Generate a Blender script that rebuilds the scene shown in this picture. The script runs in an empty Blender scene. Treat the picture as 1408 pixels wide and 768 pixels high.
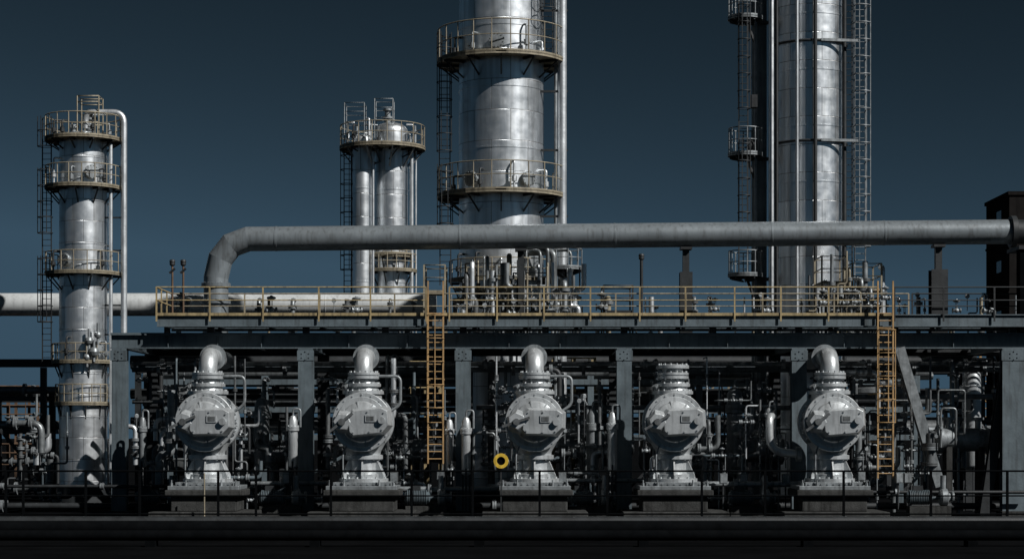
import bpy, math, random
from mathutils import Vector, Matrix
random.seed(7)
C = bpy.data.collections.new("scene"); bpy.context.scene.collection.children.link(C)
F = 2681.0; EZ = 3.34; CY = -80.0
PI = math.pi
def X(px, Y): return (px-704)*(Y-CY)/F
def Z(py, Y): return EZ+(600-py)*(Y-CY)/F
def PX(x, Y): return 704+x*F/(Y-CY)
# ------------------------------------------------------------------ materials
def mat(name, base, metallic=0.0, rough=0.5, var=0.25, scale=1.5, dirt=0.35, dirtcol=None, bump=0.15, streak=True, spec=.5):
    m = bpy.data.materials.new(name); m.use_nodes = True
    nt = m.node_tree; N = nt.nodes; L = nt.links
    b = N['Principled BSDF']; b.inputs['Specular IOR Level'].default_value = spec
    if spec < .15: b.inputs['IOR'].default_value = 1.03
    tc = N.new('ShaderNodeTexCoord')
    oi = N.new('ShaderNodeObjectInfo')
    add = N.new('ShaderNodeVectorMath'); add.operation = 'ADD'
    comb = N.new('ShaderNodeCombineXYZ')
    mul = N.new('ShaderNodeMath'); mul.operation = 'MULTIPLY'; mul.inputs[1].default_value = 37.0
    L.new(oi.outputs['Random'], mul.inputs[0]); L.new(mul.outputs[0], comb.inputs[0]); L.new(mul.outputs[0], comb.inputs[1])
    L.new(tc.outputs['Object'], add.inputs[0]); L.new(comb.outputs[0], add.inputs[1])
    n1 = N.new('ShaderNodeTexNoise'); n1.inputs['Scale'].default_value = scale; n1.inputs['Detail'].default_value = 6; n1.inputs['Roughness'].default_value = .65
    L.new(add.outputs[0], n1.inputs['Vector'])
    r1 = N.new('ShaderNodeValToRGB')
    r1.color_ramp.elements[0].position = .3; r1.color_ramp.elements[1].position = .7
    r1.color_ramp.elements[0].color = tuple(c*(1-var) for c in base)+(1,)
    r1.color_ramp.elements[1].color = tuple(min(1, c*(1+var)) for c in base)+(1,)
    L.new(n1.outputs[0], r1.inputs[0])
    mp = N.new('ShaderNodeMapping'); mp.inputs['Scale'].default_value = (3.5, 3.5, .35) if streak else (2, 2, 2)
    L.new(add.outputs[0], mp.inputs[0])
    n2 = N.new('ShaderNodeTexNoise'); n2.inputs['Scale'].default_value = 2.0; n2.inputs['Detail'].default_value = 5
    L.new(mp.outputs[0], n2.inputs['Vector'])
    r2 = N.new('ShaderNodeValToRGB'); r2.color_ramp.elements[0].position = .5; r2.color_ramp.elements[1].position = .72
    r2.color_ramp.elements[0].color = (0, 0, 0, 1); r2.color_ramp.elements[1].color = (dirt, dirt, dirt, 1)
    L.new(n2.outputs[0], r2.inputs[0])
    mx = N.new('ShaderNodeMixRGB'); L.new(r2.outputs[0], mx.inputs[0]); L.new(r1.outputs[0], mx.inputs[1])
    mx.inputs[2].default_value = (tuple(dirtcol) if dirtcol else (.035, .028, .02))+(1,)
    L.new(mx.outputs[0], b.inputs['Base Color'])
    b.inputs['Metallic'].default_value = metallic
    mr = N.new('ShaderNodeMapRange'); mr.inputs[3].default_value = max(.05, rough-.12); mr.inputs[4].default_value = min(1, rough+.15)
    L.new(n1.outputs[0], mr.inputs[0]); L.new(mr.outputs[0], b.inputs['Roughness'])
    if bump:
        n3 = N.new('ShaderNodeTexNoise'); n3.inputs['Scale'].default_value = scale*9; n3.inputs['Detail'].default_value = 3
        L.new(add.outputs[0], n3.inputs['Vector'])
        bp = N.new('ShaderNodeBump'); bp.inputs['Strength'].default_value = bump; bp.inputs['Distance'].default_value = .03
        L.new(n3.outputs[0], bp.inputs['Height']); L.new(bp.outputs[0], b.inputs['Normal'])
    return m
def clad(name, R, base=.8, rowh=1.25, rough=.37, metallic=.93):
    m = bpy.data.materials.new(name); m.use_nodes = True
    nt = m.node_tree; N = nt.nodes; L = nt.links; b = N['Principled BSDF']
    tc = N.new('ShaderNodeTexCoord'); sp = N.new('ShaderNodeSeparateXYZ'); L.new(tc.outputs['Object'], sp.inputs[0])
    at = N.new('ShaderNodeMath'); at.operation = 'ARCTAN2'; L.new(sp.outputs[1], at.inputs[0]); L.new(sp.outputs[0], at.inputs[1])
    mu = N.new('ShaderNodeMath'); mu.operation = 'MULTIPLY'; mu.inputs[1].default_value = R; L.new(at.outputs[0], mu.inputs[0])
    cb = N.new('ShaderNodeCombineXYZ'); L.new(mu.outputs[0], cb.inputs[0]); L.new(sp.outputs[2], cb.inputs[1])
    br = N.new('ShaderNodeTexBrick'); L.new(cb.outputs[0], br.inputs['Vector'])
    br.inputs['Scale'].default_value = 1; br.inputs['Brick Width'].default_value = R*.9; br.inputs['Row Height'].default_value = rowh
    br.inputs['Mortar Size'].default_value = .014; br.inputs['Mortar Smooth'].default_value = .3
    br.inputs['Color1'].default_value = (base*.80, base*.84, base*.87, 1); br.inputs['Color2'].default_value = (base*1.05, base*1.09, base*1.12, 1)
    br.inputs['Mortar'].default_value = (base*.25, base*.25, base*.25, 1)
    mp = N.new('ShaderNodeMapping'); mp.inputs['Scale'].default_value = (2.2, .18, 1); L.new(cb.outputs[0], mp.inputs[0])
    n = N.new('ShaderNodeTexNoise'); n.inputs['Scale'].default_value = 1.6; n.inputs['Detail'].default_value = 6; L.new(mp.outputs[0], n.inputs['Vector'])
    rr = N.new('ShaderNodeValToRGB'); rr.color_ramp.elements[0].position = .33; rr.color_ramp.elements[1].position = .6
    rr.color_ramp.elements[0].color = (.72, .72, .71, 1); rr.color_ramp.elements[1].color = (1, 1, 1, 1); L.new(n.outputs[0], rr.inputs[0])
    mx = N.new('ShaderNodeMixRGB'); mx.blend_type = 'MULTIPLY'; mx.inputs[0].default_value = 1
    L.new(br.outputs[0], mx.inputs[1]); L.new(rr.outputs[0], mx.inputs[2]); L.new(mx.outputs[0], b.inputs['Base Color'])
    n4 = N.new('ShaderNodeTexNoise'); n4.inputs['Scale'].default_value = 2.5; n4.inputs['Detail'].default_value = 5; L.new(cb.outputs[0], n4.inputs['Vector'])
    mr = N.new('ShaderNodeMapRange'); mr.inputs[3].default_value = rough-.1; mr.inputs[4].default_value = rough+.14
    L.new(n4.outputs[0], mr.inputs[0]); L.new(mr.outputs[0], b.inputs['Roughness'])
    b.inputs['Metallic'].default_value = metallic
    n3 = N.new('ShaderNodeTexNoise'); n3.inputs['Scale'].default_value = .9; L.new(cb.outputs[0], n3.inputs['Vector'])
    ad = N.new('ShaderNodeMath'); ad.operation = 'MULTIPLY_ADD'; ad.inputs[1].default_value = -.5
    L.new(br.outputs['Fac'], ad.inputs[0]); L.new(n3.outputs[0], ad.inputs[2])
    bp = N.new('ShaderNodeBump'); bp.inputs['Strength'].default_value = .35; bp.inputs['Distance'].default_value = .06
    L.new(ad.outputs[0], bp.inputs['Height']); L.new(bp.outputs[0], b.inputs['Normal'])
    return m
M = {}
BK = (.004, .004, .004)
M['pipe'] = mat('aluminium_jacket', (.64, .67, .69), .75, .4, .15, 1.2, .3)
M['tube'] = mat('weathered_small_pipe', (.18, .195, .2), .55, .4, .35, 2.5, .6, (.02, .018, .015))
M['palepipe'] = mat('pale_painted_pipe', (.50, .52, .52), .15, .5, .12, .8, .25)
M['bigpipe'] = mat('painted_grey_pipe', (.19, .215, .23), .35, .38, .12, .8, .4)
M['galv'] = mat('galvanised_steel', (.23, .25, .26), .45, .46, .35, 3, .5, (.02, .018, .015))
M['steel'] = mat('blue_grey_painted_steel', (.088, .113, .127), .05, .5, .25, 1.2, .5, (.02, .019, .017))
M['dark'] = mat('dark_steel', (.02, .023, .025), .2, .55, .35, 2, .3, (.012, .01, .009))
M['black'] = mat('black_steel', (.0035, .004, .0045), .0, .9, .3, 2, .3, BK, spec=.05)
M['yellow'] = mat('worn_yellow_paint', (.29, .225, .115), .0, .6, .35, 2.5, .7)
M['tan'] = mat('faded_tan_paint', (.24, .21, .15), .05, .6, .35, 2, .65)
M['orange'] = mat('orange_ladder_paint', (.35, .22, .095), .0, .6, .3, 3, .6)
M['pump'] = mat('silver_pump_paint', (.50, .525, .535), .55, .38, .12, 1.4, .42, (.08, .075, .068))
M['pump2'] = mat('dull_pump_steel', (.10, .108, .112), .3, .5, .35, 3, .5, (.02, .018, .015))
M['concrete'] = mat('shade_dark_stained_concrete', (.045, .046, .045), 0, .9, .4, 2.2, .6, (.012, .012, .011), .5, spec=.1)  # base darkened to paint in the low foreground's shade; the streaks are stains
M['rust'] = mat('rusty_steel', (.10, .06, .035), .1, .75, .4, 3, .5)
M['brown'] = mat('dark_brown_concrete', (.014, .013, .0125), 0, .95, .25, 1.0, .5, BK, spec=.1)
M['ground'] = mat('shade_dark_asphalt', (.004, .0043, .0047), 0, .95, .35, .35, .4, (.002, .002, .002), .4, streak=False, spec=.05)  # near-black base carries the foreground shadow and vignette as colour
M['glass'] = mat('dark_glass', (.02, .025, .03), 0, .15, .1, 1, 0, None, 0)
CL = {}
# ------------------------------------------------------------------ mesh builder
def basis(a):
    a = Vector(a).normalized()
    t = Vector((0, 0, 1)) if abs(a.z) < .9 else Vector((1, 0, 0))
    u = a.cross(t).normalized(); w = u.cross(a).normalized()
    return a, u, w
class MB:
    def __init__(s): s.v = []; s.f = []; s.sm = []
    def add(s, vs, fs, sm=False):
        o = len(s.v); s.v += [tuple(p) for p in vs]
        for f in fs: s.f.append(tuple(i+o for i in f)); s.sm.append(sm)
    def box(s, x0, x1, y0, y1, z0, z1):
        s.add([(x0,y0,z0),(x1,y0,z0),(x1,y1,z0),(x0,y1,z0),(x0,y0,z1),(x1,y0,z1),(x1,y1,z1),(x0,y1,z1)],
              [(0,3,2,1),(4,5,6,7),(0,1,5,4),(1,2,6,5),(2,3,7,6),(3,0,4,7)]); return s
    def beam(s, p, q, w, h, up=(0,0,1)):
        p = Vector(p); q = Vector(q); a = (q-p).normalized(); up = Vector(up)
        sd = a.cross(up)
        if sd.length < 1e-3: sd = a.cross(Vector((0,1,0)))
        sd.normalize(); u = sd.cross(a).normalized()
        vs = []
        for e in (p, q):
            for i, j in ((-1,-1),(1,-1),(1,1),(-1,1)): vs.append(e+sd*(i*w/2)+u*(j*h/2))
        s.add(vs, [(0,1,2,3),(7,6,5,4),(0,4,5,1),(1,5,6,2),(2,6,7,3),(3,7,4,0)]); return s
    def ibeam(s, p, q, w, h, t=.04, up=(0,0,1)):
        p = Vector(p); q = Vector(q); a = (q-p).normalized(); U = Vector(up)
        sd = a.cross(U).normalized(); u = sd.cross(a).normalized()
        s.beam(p+u*(h/2-t/2), q+u*(h/2-t/2), w, t, up); s.beam(p-u*(h/2-t/2), q-u*(h/2-t/2), w, t, up)
        s.beam(p, q, t, h-2*t, up); return s
    def cyl(s, p, q, r, r2=None, n=12, caps=True):
        r2 = r if r2 is None else r2
        p = Vector(p); q = Vector(q); a, u, w = basis(q-p)
        A = [p+(u*math.cos(2*PI*i/n)+w*math.sin(2*PI*i/n))*r for i in range(n)]
        B = [q+(u*math.cos(2*PI*i/n)+w*math.sin(2*PI*i/n))*r2 for i in range(n)]
        s.add(A+B, [(i, (i+1) % n, n+(i+1) % n, n+i) for i in range(n)], n > 6)
        if caps: s.add(A, [tuple(range(n))[::-1]]); s.add(B, [tuple(range(n))])
        return s
    def tube(s, pts, r, n=8, closed=False, caps=True):
        pts = [Vector(p) for p in pts]; k = len(pts)
        T = []
        for i in range(k):
            if closed: t = pts[(i+1) % k]-pts[i-1]
            else: t = pts[min(i+1, k-1)]-pts[max(i-1, 0)]
            T.append(t.normalized())
        a, u, w = basis(T[0]); vs = []
        for i in range(k):
            t = T[i]; u = (u-t*u.dot(t)).normalized(); w = t.cross(u)
            for j in range(n): vs.append(pts[i]+(u*math.cos(2*PI*j/n)+w*math.sin(2*PI*j/n))*r)
        fs = []
        for i in range(k if closed else k-1):
            b = ((i+1) % k)*n
            for j in range(n): fs.append((i*n+j, i*n+(j+1) % n, b+(j+1) % n, b+j))
        s.add(vs, fs, n > 4)
        if caps and not closed: s.add(vs[:n], [tuple(range(n))[::-1]]); s.add(vs[-n:], [tuple(range(n))])
        return s
    def lathe(s, o, axis, prof, n=24):
        o = Vector(o); a, u, w = basis(axis)
        runs = [[prof[0]]]
        for i in range(1, len(prof)):
            runs[-1].append(prof[i])
            if i < len(prof)-1:
                d1 = Vector((prof[i][0]-prof[i-1][0], prof[i][1]-prof[i-1][1])); d2 = Vector((prof[i+1][0]-prof[i][0], prof[i+1][1]-prof[i][1]))
                if d1.length > 1e-6 and d2.length > 1e-6 and d1.angle(d2) > .55: runs.append([prof[i]])
        for run in runs:
            vs = []
            for (r, z) in run:
                for j in range(n): vs.append(o+a*z+(u*math.cos(2*PI*j/n)+w*math.sin(2*PI*j/n))*max(r, 1e-4))
            fs = [(i*n+j, i*n+(j+1) % n, (i+1)*n+(j+1) % n, (i+1)*n+j) for i in range(len(run)-1) for j in range(n)]
            s.add(vs, fs, n > 10)
        return s
    def bolts(s, o, axis, R, n, r, h, back=0.0):
        o = Vector(o); a, u, w = basis(axis)
        for i in range(n):
            c = o+(u*math.cos(2*PI*(i+.5)/n)+w*math.sin(2*PI*(i+.5)/n))*R
            s.cyl(c-a*back, c+a*h, r, n=6)
        return s
    def build(s, name, m, parent=None, bevel=0):
        off = Vector((0,0,0))
        if parent is not None:
            p = parent
            while p is not None: off += p.location; p = p.parent
        me = bpy.data.meshes.new(name)
        me.from_pydata([(v[0]-off.x, v[1]-off.y, v[2]-off.z) for v in s.v], [], s.f)
        me.polygons.foreach_set('use_smooth', s.sm)
        me.materials.append(M[m] if isinstance(m, str) else m); me.update()
        o = bpy.data.objects.new(name, me); C.objects.link(o)
        if parent is not None: o.parent = parent
        if bevel:
            b = o.modifiers.new('bevel', 'BEVEL'); b.width = bevel; b.segments = 2; b.limit_method = 'ANGLE'
        return o
def fillet(pts, rad, k=6):
    pts = [Vector(p) for p in pts]; out = [pts[0]]
    for i in range(1, len(pts)-1):
        a = (pts[i-1]-pts[i]); b = (pts[i+1]-pts[i]); r = min(rad, a.length*.49, b.length*.49)
        p0 = pts[i]+a.normalized()*r; p1 = pts[i]+b.normalized()*r
        for j in range(k+1):
            t = j/k; out.append(p0*(1-t)**2+pts[i]*2*t*(1-t)+p1*t*t)
    out.append(pts[-1]); return out
def thing(name, label, cat, loc, group=None):
    o = bpy.data.objects.new(name, None); C.objects.link(o); o.location = loc; o.empty_display_size = .2
    o['label'] = label; o['category'] = cat
    if group: o['group'] = group
    return o
def struct(o): o['kind'] = 'structure'; return o
def copy_tree(o, parent=None):
    c = o.copy(); C.objects.link(c); c.parent = parent
    for ch in list(o.children): copy_tree(ch, c)
    return c
def arc(c, r, z, a0, a1, n):
    return [Vector((c[0]+r*math.cos(math.radians(a0+(a1-a0)*i/n)), c[1]+r*math.sin(math.radians(a0+(a1-a0)*i/n)), z)) for i in range(n+1)]
ORD = 'first second third fourth fifth sixth seventh eighth ninth tenth eleventh twelfth thirteenth fourteenth fifteenth sixteenth seventeenth eighteenth nineteenth twentieth'.split()
ORD += ['twenty-'+w for w in ORD[:9]]+['thirtieth']+['thirty-'+w for w in ORD[:9]]+['fortieth']+['forty-'+w for w in ORD[:9]]
# ------------------------------------------------------------------ setting
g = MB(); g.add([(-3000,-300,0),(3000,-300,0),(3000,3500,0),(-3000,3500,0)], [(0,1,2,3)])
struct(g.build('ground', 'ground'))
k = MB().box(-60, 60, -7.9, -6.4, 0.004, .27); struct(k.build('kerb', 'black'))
# ------------------------------------------------------------------ columns
def platform(t, c, z, r0, r1, a0=0, a1=360, h=1.1, m='tan', thick=.11, nb=None, post=20, brk=1.0):
    n = max(6, int((a1-a0)/9)); full = a1-a0 >= 360
    mb = MB()
    for (ra, rb, z0, z1) in ((r0, r1, z-.07, z), (r1-.03, r1, z-thick, z+.07)):
        A = arc(c, ra, z0, a0, a1, n); B = arc(c, rb, z0, a0, a1, n); A2 = arc(c, ra, z1, a0, a1, n); B2 = arc(c, rb, z1, a0, a1, n)
        k = n+1; vs = A+B+A2+B2; fs = []
        for i in range(n):
            fs += [(i, i+1, k+i+1, k+i), (2*k+i, 3*k+i, 3*k+i+1, 2*k+i+1), (k+i, k+i+1, 3*k+i+1, 3*k+i), (i+1, i, 2*k+i, 2*k+i+1)]
        if not full: fs += [(0, k, 3*k, 2*k), (n, 2*k+n, 3*k+n, k+n)]
        mb.add(vs, fs)
    p = mb.build('platform', m, t)
    rl = MB()
    rr = r1-.05
    for hh, rad in ((h, .028), (h*.52, .022)):
        rl.tube(arc(c, rr, z+hh, a0, a1, n), rad, 6)
    na = max(2, int((a1-a0)/post))
    for i in range(na if full else na+1):
        q = arc(c, rr, z, a0+(a1-a0)*i/na, a0+(a1-a0)*i/na+1, 1)[0]
        rl.cyl(q, q+Vector((0,0,h)), .028, n=6)
    rl.build('railing', m, p)
    nb = nb or max(2, int((a1-a0)/36))
    for i in range(nb if full else nb+1):
        a = a0+(a1-a0)*i/nb+(10 if full else 0)
        ca, sa = math.cos(math.radians(a)), math.sin(math.radians(a))
        b = MB()
        P = lambda r, zz: Vector((c[0]+r*ca, c[1]+r*sa, zz))
        b.beam(P(r0-.1, z-.14), P(r1-.06, z-.14), .07, .12); b.beam(P(r0-.05, z-.12-.8*brk), P(r1-.15, z-.2), .06, .06)
        b.build('bracket', 'dark', p)
    return p
def ladder(t, x, y, z0, z1, w=.45, m='galv', cage=True, face=-1, cr=.38, name='ladder'):
    mb = MB()
    for s in (-1, 1): mb.beam((x+s*w/2, y, z0), (x+s*w/2, y, z1), .05, .07, (0,1,0))
    zz = z0+.2
    while zz < z1: mb.cyl((x-w/2, y, zz), (x+w/2, y, zz), .018, n=5); zz += .3
    o = mb.build(name, m, t)
    if cage:
        cg = MB(); zz = z0+2.0
        pts = lambda zz: [Vector((x-w/2, y, zz))]+[Vector((x+cr*math.cos(a), y+face*(cr+cr*math.sin(a))*.95, zz)) for a in [PI-PI*i/8 for i in range(9)]]+[Vector((x+w/2, y, zz))]
        while zz < z1+.01: cg.tube(pts(zz), .026, 5); zz += .8
        P = pts(0)
        for i in (2, 4, 6, 8): cg.beam((P[i].x, P[i].y, z0+2), (P[i].x, P[i].y, z1), .04, .02, (0,1,0))
        cg.build('ladder_cage', m, o)
    return o
def shell(t, c, r, z0, z1, m, dome=True, band=2.4, n=64):
    prof = [(r, z0)]; z = z0+band*.6
    while z < z1-.3:
        prof += [(r, z), (r+.022, z+.005), (r+.022, z+.07), (r, z+.075)]; z += band
    prof += [(r, z1)]
    if dome: prof += [(r*math.cos(a), z1+r*.55*math.sin(a)) for a in [PI/2*i/8 for i in range(1, 9)]]
    return MB().lathe((c[0], c[1], 0), (0,0,1), prof, n).build('shell', m, t)
rs = random.Random(3)
def fittings(t, c, r, z, angs):
    for a in angs:
        d = Vector((math.cos(math.radians(a)), math.sin(math.radians(a)), 0)); q = Vector((c[0], c[1], z))+d*(r+.32); h = rs.uniform(.7, 1.5)
        m_ = MB().tube(fillet([q-d*.4+Vector((0,0,h)), q+Vector((0,0,h)), q+Vector((0,0,.05))], .12, 4), .05, 8)
        m_.lathe(q+Vector((0,0,h*.4)), (0,0,1), [(.05, -.12), (.12, -.12), (.12, .12), (.05, .12)], 10)
        m_.cyl(q+Vector((0,0,h*.4)), q+Vector((0,0,h*.4))+Vector((d.y,-d.x,0))*.25, .03, n=6)
        m_.build('branch_fitting', rs.choice(('galv', 'pipe', 'dark')), t)
# ---- left column
Y = 20; cx = X(114.5, Y); c = (cx, Y); r = 32.5/26.81
CL['a'] = clad('column_cladding_small', r, .9, 1.1)
t = thing('process_column', 'slim silver column at far left, caged ladder and five tan railed platforms', 'column', (cx, Y, 0))
shell(t, c, r, .8, Z(198, Y), CL['a'], True, 2.2)
MB().lathe((cx, Y, 0), (0,0,1), [(r+.35, 0), (r+.35, .3), (r+.08, .4), (r+.08, .8)], 32).build('skirt', 'dark', t)
platform(t, c, Z(192, Y), r*.6, 1.95, m='tan', h=1.15)
platform(t, c, Z(258, Y), r, 1.95, -200, 20, m='tan', h=1.05)
platform(t, c, Z(376, Y), r, 1.95, -215, 10, m='tan', h=1.05)
platform(t, c, Z(497, Y), r, 1.6, -215, 10, m='tan', h=.9)
platform(t, c, Z(554, Y), r, 1.45, -180, 0, m='tan', h=.95)
fittings(t, c, r, Z(192, Y), (-150, -120, -60, -20)); fittings(t, c, r, Z(258, Y), (-150, -100, -35)); fittings(t, c, r, Z(376, Y), (-155, -40, -15)); fittings(t, c, r, Z(497, Y), (-110, -30))
lx = X(67, Y)
for z0, z1 in ((Z(258, Y), Z(188, Y)+.9), (Z(376, Y), Z(250, Y)+.6), (Z(497, Y), Z(370, Y)+.6)): ladder(t, lx, Y-.4, z0, z1, .45, 'dark')
MB().tube(fillet([(cx+.2, Y-.3, Z(178, Y)), (cx+.2, Y-.3, Z(156, Y)), (X(172, Y), Y-.3, Z(156, Y)), (X(172, Y), Y-.3, 1.2)], .55), .16, 10).build('overhead_pipe', 'pipe', t)
MB().tube([(X(155, Y), Y-.5, Z(200, Y)), (X(155, Y), Y-.5, 1.0)], .10, 8).build('drain_pipe', 'pipe', t)
for pp in (300, 345, 420, 460):
    MB().beam((cx+r*.9, Y-.3, Z(pp, Y)), (X(176, Y), Y-.3, Z(pp, Y)), .06, .08).build('pipe_support', 'dark', t)
vf = MB(); zt = Z(190, Y)
for dx in (-.2, .9):
    for dy in (-.5, .5): vf.cyl((cx+dx, Y+dy, zt), (cx+dx, Y+dy, Z(134, Y)), .035, n=6)
for pz in (134, 142, 156, 170): vf.tube([(cx-.2, Y-.5, Z(pz, Y)), (cx+.9, Y-.5, Z(pz, Y)), (cx+.9, Y+.5, Z(pz, Y)), (cx-.2, Y+.5, Z(pz, Y))], .03, 5, True)
vf.build('davit_frame', 'tan', t)
n_ = MB(); n_.lathe((cx+.35, Y, Z(195, Y)), (0,0,1), [(.22, 0), (.22, 1.1), (.36, 1.1), (.36, 1.25), (.2, 1.3), (.2, 1.6), (0, 1.7)], 16)
n_.lathe((cx-.5, Y, Z(195, Y)), (0,0,1), [(.16, 0), (.16, .7), (.28, .7), (.28, .85), (0, .9)], 16); n_.build('top_nozzle', 'galv', t)
def manway(t, c, r, z, a, m='galv'):
    d = Vector((math.cos(math.radians(a)), math.sin(math.radians(a)), 0)); o = Vector((c[0], c[1], z))+d*(r-.1)
    MB().lathe(o, d, [(.27, 0), (.27, .25), (.36, .25), (.36, .38), (.0, .4)], 20).bolts(o+d*.38, d, .31, 12, .025, .04).build('manway', m, t)
manway(t, c, r, Z(240, Y), -60); manway(t, c, r, Z(360, Y), -120); manway(t, c, r, Z(480, Y), -50)
lb = MB()
for (dx, z_, s_) in ((.6, Z(470, Y), .22), (.85, Z(485, Y), .28), (.5, Z(492, Y), .2), (1.05, Z(462, Y), .2)):
    lb.lathe((cx+dx, Y-r-.2, z_), (0,0,1), [(0, -s_), (s_*.8, -s_*.6), (s_, 0), (s_*.8, s_*.6), (0, s_)], 12); lb.cyl((cx+dx, Y-r-.2, z_-.5), (cx+dx, Y-r-.2, z_+.6), .07, n=8)
lb.build('level_gauge', 'galv', t)
# ---- twin column
Y = 30; c2 = (X(538, Y), Y); c1 = (c2[0]-1.56, Y-.95); r1 = .54; r2 = .94; cm = (X(526, Y), Y-.1)
t = thing('process_column', 'short silver twin column left of the tallest columns, with one wide round top platform', 'column', (cm[0], cm[1], 0))
CL['b'] = clad('column_cladding_twin', 1.2, .92, 1.3)
shell(t, c2, r2, 0, Z(181, Y), CL['b'], True, 2.6); shell(t, c1, r1, 0, Z(196, Y), CL['b'], True, 2.6)
platform(t, cm, Z(204, Y), .5, 2.42, m='tan', h=1.2, thick=.14)
fittings(t, c2, r2, Z(204, Y), (-150, -120, -30, 10)); fittings(t, c1, r1, Z(204, Y), (-120, -60, 200))
platform(t, c2, Z(372, Y), r2, 1.45, -180, 10, m='tan', h=.9); platform(t, c2, Z(352, Y), r2, 1.3, -150, 0, m='tan', h=.25)
for px_, y_, rr_ in ((513, 28.6, .07), (566, 29.4, .11), (485, 30, .06), (572, 30, .05)):
    MB().tube([(X(px_, y_), y_, Z(208, y_)), (X(px_, y_), y_, 1)], rr_, 8).build('riser_pipe', 'pipe', t)
ladder(t, X(478, Y), Y, Z(420, Y), Z(208, Y), .4, 'dark')
vf = MB()
for (xa, xb, ya, yb, zb) in ((476, 503, -1.2, .2, 146), (516, 541, -.6, .6, 138)):
    for a in (xa, xb):
        for b in (ya, yb): vf.cyl((X(a, Y), Y+b, Z(204, Y)), (X(a, Y), Y+b, Z(zb, Y)), .03, n=6)
    for pz in (zb, zb+12, zb+26): vf.tube([(X(xa, Y), Y+ya, Z(pz, Y)), (X(xb, Y), Y+ya, Z(pz, Y)), (X(xb, Y), Y+yb, Z(pz, Y)), (X(xa, Y), Y+yb, Z(pz, Y))], .026, 5, True)
vf.build('davit_frame', 'galv', t)
tn_ = MB().lathe((c2[0]-.2, Y, Z(172, Y)), (0,0,1), [(.18, 0), (.18, .35), (.3, .35), (.3, .47), (.16, .5), (.16, .8), (.26, .8), (.26, .9), (0, .95)], 20)
for dx, hh in ((-1.9, .8), (-1.2, 1.2), (1.35, .8)): tn_.lathe((c2[0]+dx, Y-.4, Z(204, Y)), (0,0,1), [(.09, 0), (.09, hh), (.18, hh), (.18, hh+.12), (.08, hh+.14), (.08, hh+.4), (0, hh+.42)], 12)
tn_.build('top_nozzle', 'galv', t)
for i in range(10):
    a = 2*PI*i/10; MB().beam((cm[0]+2.3*math.cos(a), cm[1]+2.3*math.sin(a), Z(208, Y)), (cm[0]+1.5*math.cos(a), cm[1]+1.2*math.sin(a), Z(232, Y)), .07, .07).build('support_strut', 'galv', t)
# ---- tall centre column
Y = 12; r = 2.0; cx = X(689.5, Y); c = (cx, Y)
t = thing('process_column', 'broad tall silver column in the centre, rising out of the top of the photo', 'column', (cx, Y, 0))
CL['c'] = clad('column_cladding_broad', r, .92, 1.42)
shell(t, c, r, .8, 29, CL['c'], True, 2.84, n=96)
MB().lathe((cx, Y, 0), (0,0,1), [(r+.4, 0), (r+.4, .3), (r+.1, .4), (r+.1, .8)], 48).build('skirt', 'dark', t)
for pp, hh in ((86, 1.45), (270, 1.3)): platform(t, c, Z(pp, Y), r, 3.05, -215, 35, m='tan', h=hh, thick=.14, post=16, nb=8)
platform(t, c, Z(386, Y), r, 2.5, -180, 20, m='tan', h=.9); platform(t, c, 27.5, r, 3.05, m='tan')
fittings(t, c, r, Z(86, Y), (-160, -125, -60, -35)); fittings(t, c, r, Z(270, Y), (-165, -115, -75, -25)); fittings(t, c, r, Z(386, Y), (-150, -120, -90, -60, -40, -20))
lx = X(612, Y)
ladder(t, lx, Y-.6, Z(270, Y), Z(80, Y)+1, .5, 'dark', cr=.36); ladder(t, X(640, Y)-.9, Y-1.4, Z(395, Y), Z(262, Y)+1, .5, 'dark')
ladder(t, X(752, Y), Y-1.2, Z(80, Y), 27.5, .5, 'dark')
MB().tube([(X(772.5, Y), Y-.8, 28), (X(772.5, Y), Y-.8, 4)], .21, 14).build('riser_pipe', 'pipe', t)
MB().tube([(X(764, Y), Y-.2, 26), (X(764, Y), Y-.2, 4)], .08, 8).build('riser_pipe', 'galv', t)
for pp in (20, 130, 210, 300): MB().beam((cx+r*.9, Y-.8, Z(pp, Y)), (X(780, Y), Y-.8, Z(pp, Y)), .08, .1).build('pipe_support', 'dark', t)
manway(t, c, r, Z(68, Y), -95); manway(t, c, r, Z(252, Y), -130); manway(t, c, r, Z(252, Y), -55)
p_ = (X(775, Y), Y-1.6)
platform(t, p_, Z(372, Y), .15, .85, m='galv', h=.85, post=40, brk=.4)
for i, (px_, pa, pb, rr_) in enumerate(((752, 345, 420, .1), (760, 352, 420, .16), (742, 350, 430, .08), (783, 350, 425, .07))):
    MB().tube(fillet([(cx+1.2, Y-1.7, Z(pa, Y)), (X(px_, Y), Y-2.3, Z(pa, Y)), (X(px_, Y), Y-2.3, Z(pb, Y))], .3), rr_, 8).build('branch_pipe', 'tube', t)
# ---- right tall column
Y = 12; cx = X(1112, Y); c = (cx, Y); r = 1.68
t = thing('process_column', 'tall silver column at right with a tall caged ladder on its right side', 'column', (cx, Y, 0))
CL['d'] = clad('column_cladding_right', r, .94, 1.3, .34, .97)
shell(t, c, r, .6, 30, CL['d'], True, 2.6, n=96)
c2 = (X(1046, Y), Y+.6); shell(t, c2, .36, .6, 29, 'steel', True, 2.6, n=32)
MB().tube([(X(1057, Y), Y-1.0, 29), (X(1057, Y), Y-1.0, 4)], .14, 12).build('riser_pipe', 'pipe', t)
for px_, dy, rr_, m_ in ((1096, -1.8, .07, 'pipe'), (1121, -1.85, .09, 'dark'), (1039, -.4, .07, 'galv'), (1161, -1.2, .10, 'dark'), (1068, -1.4, .08, 'dark')):
    MB().tube([(X(px_, Y+dy), Y+dy, 28), (X(px_, Y+dy), Y+dy, 4)], rr_, 8).build('riser_pipe', m_, t)
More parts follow.
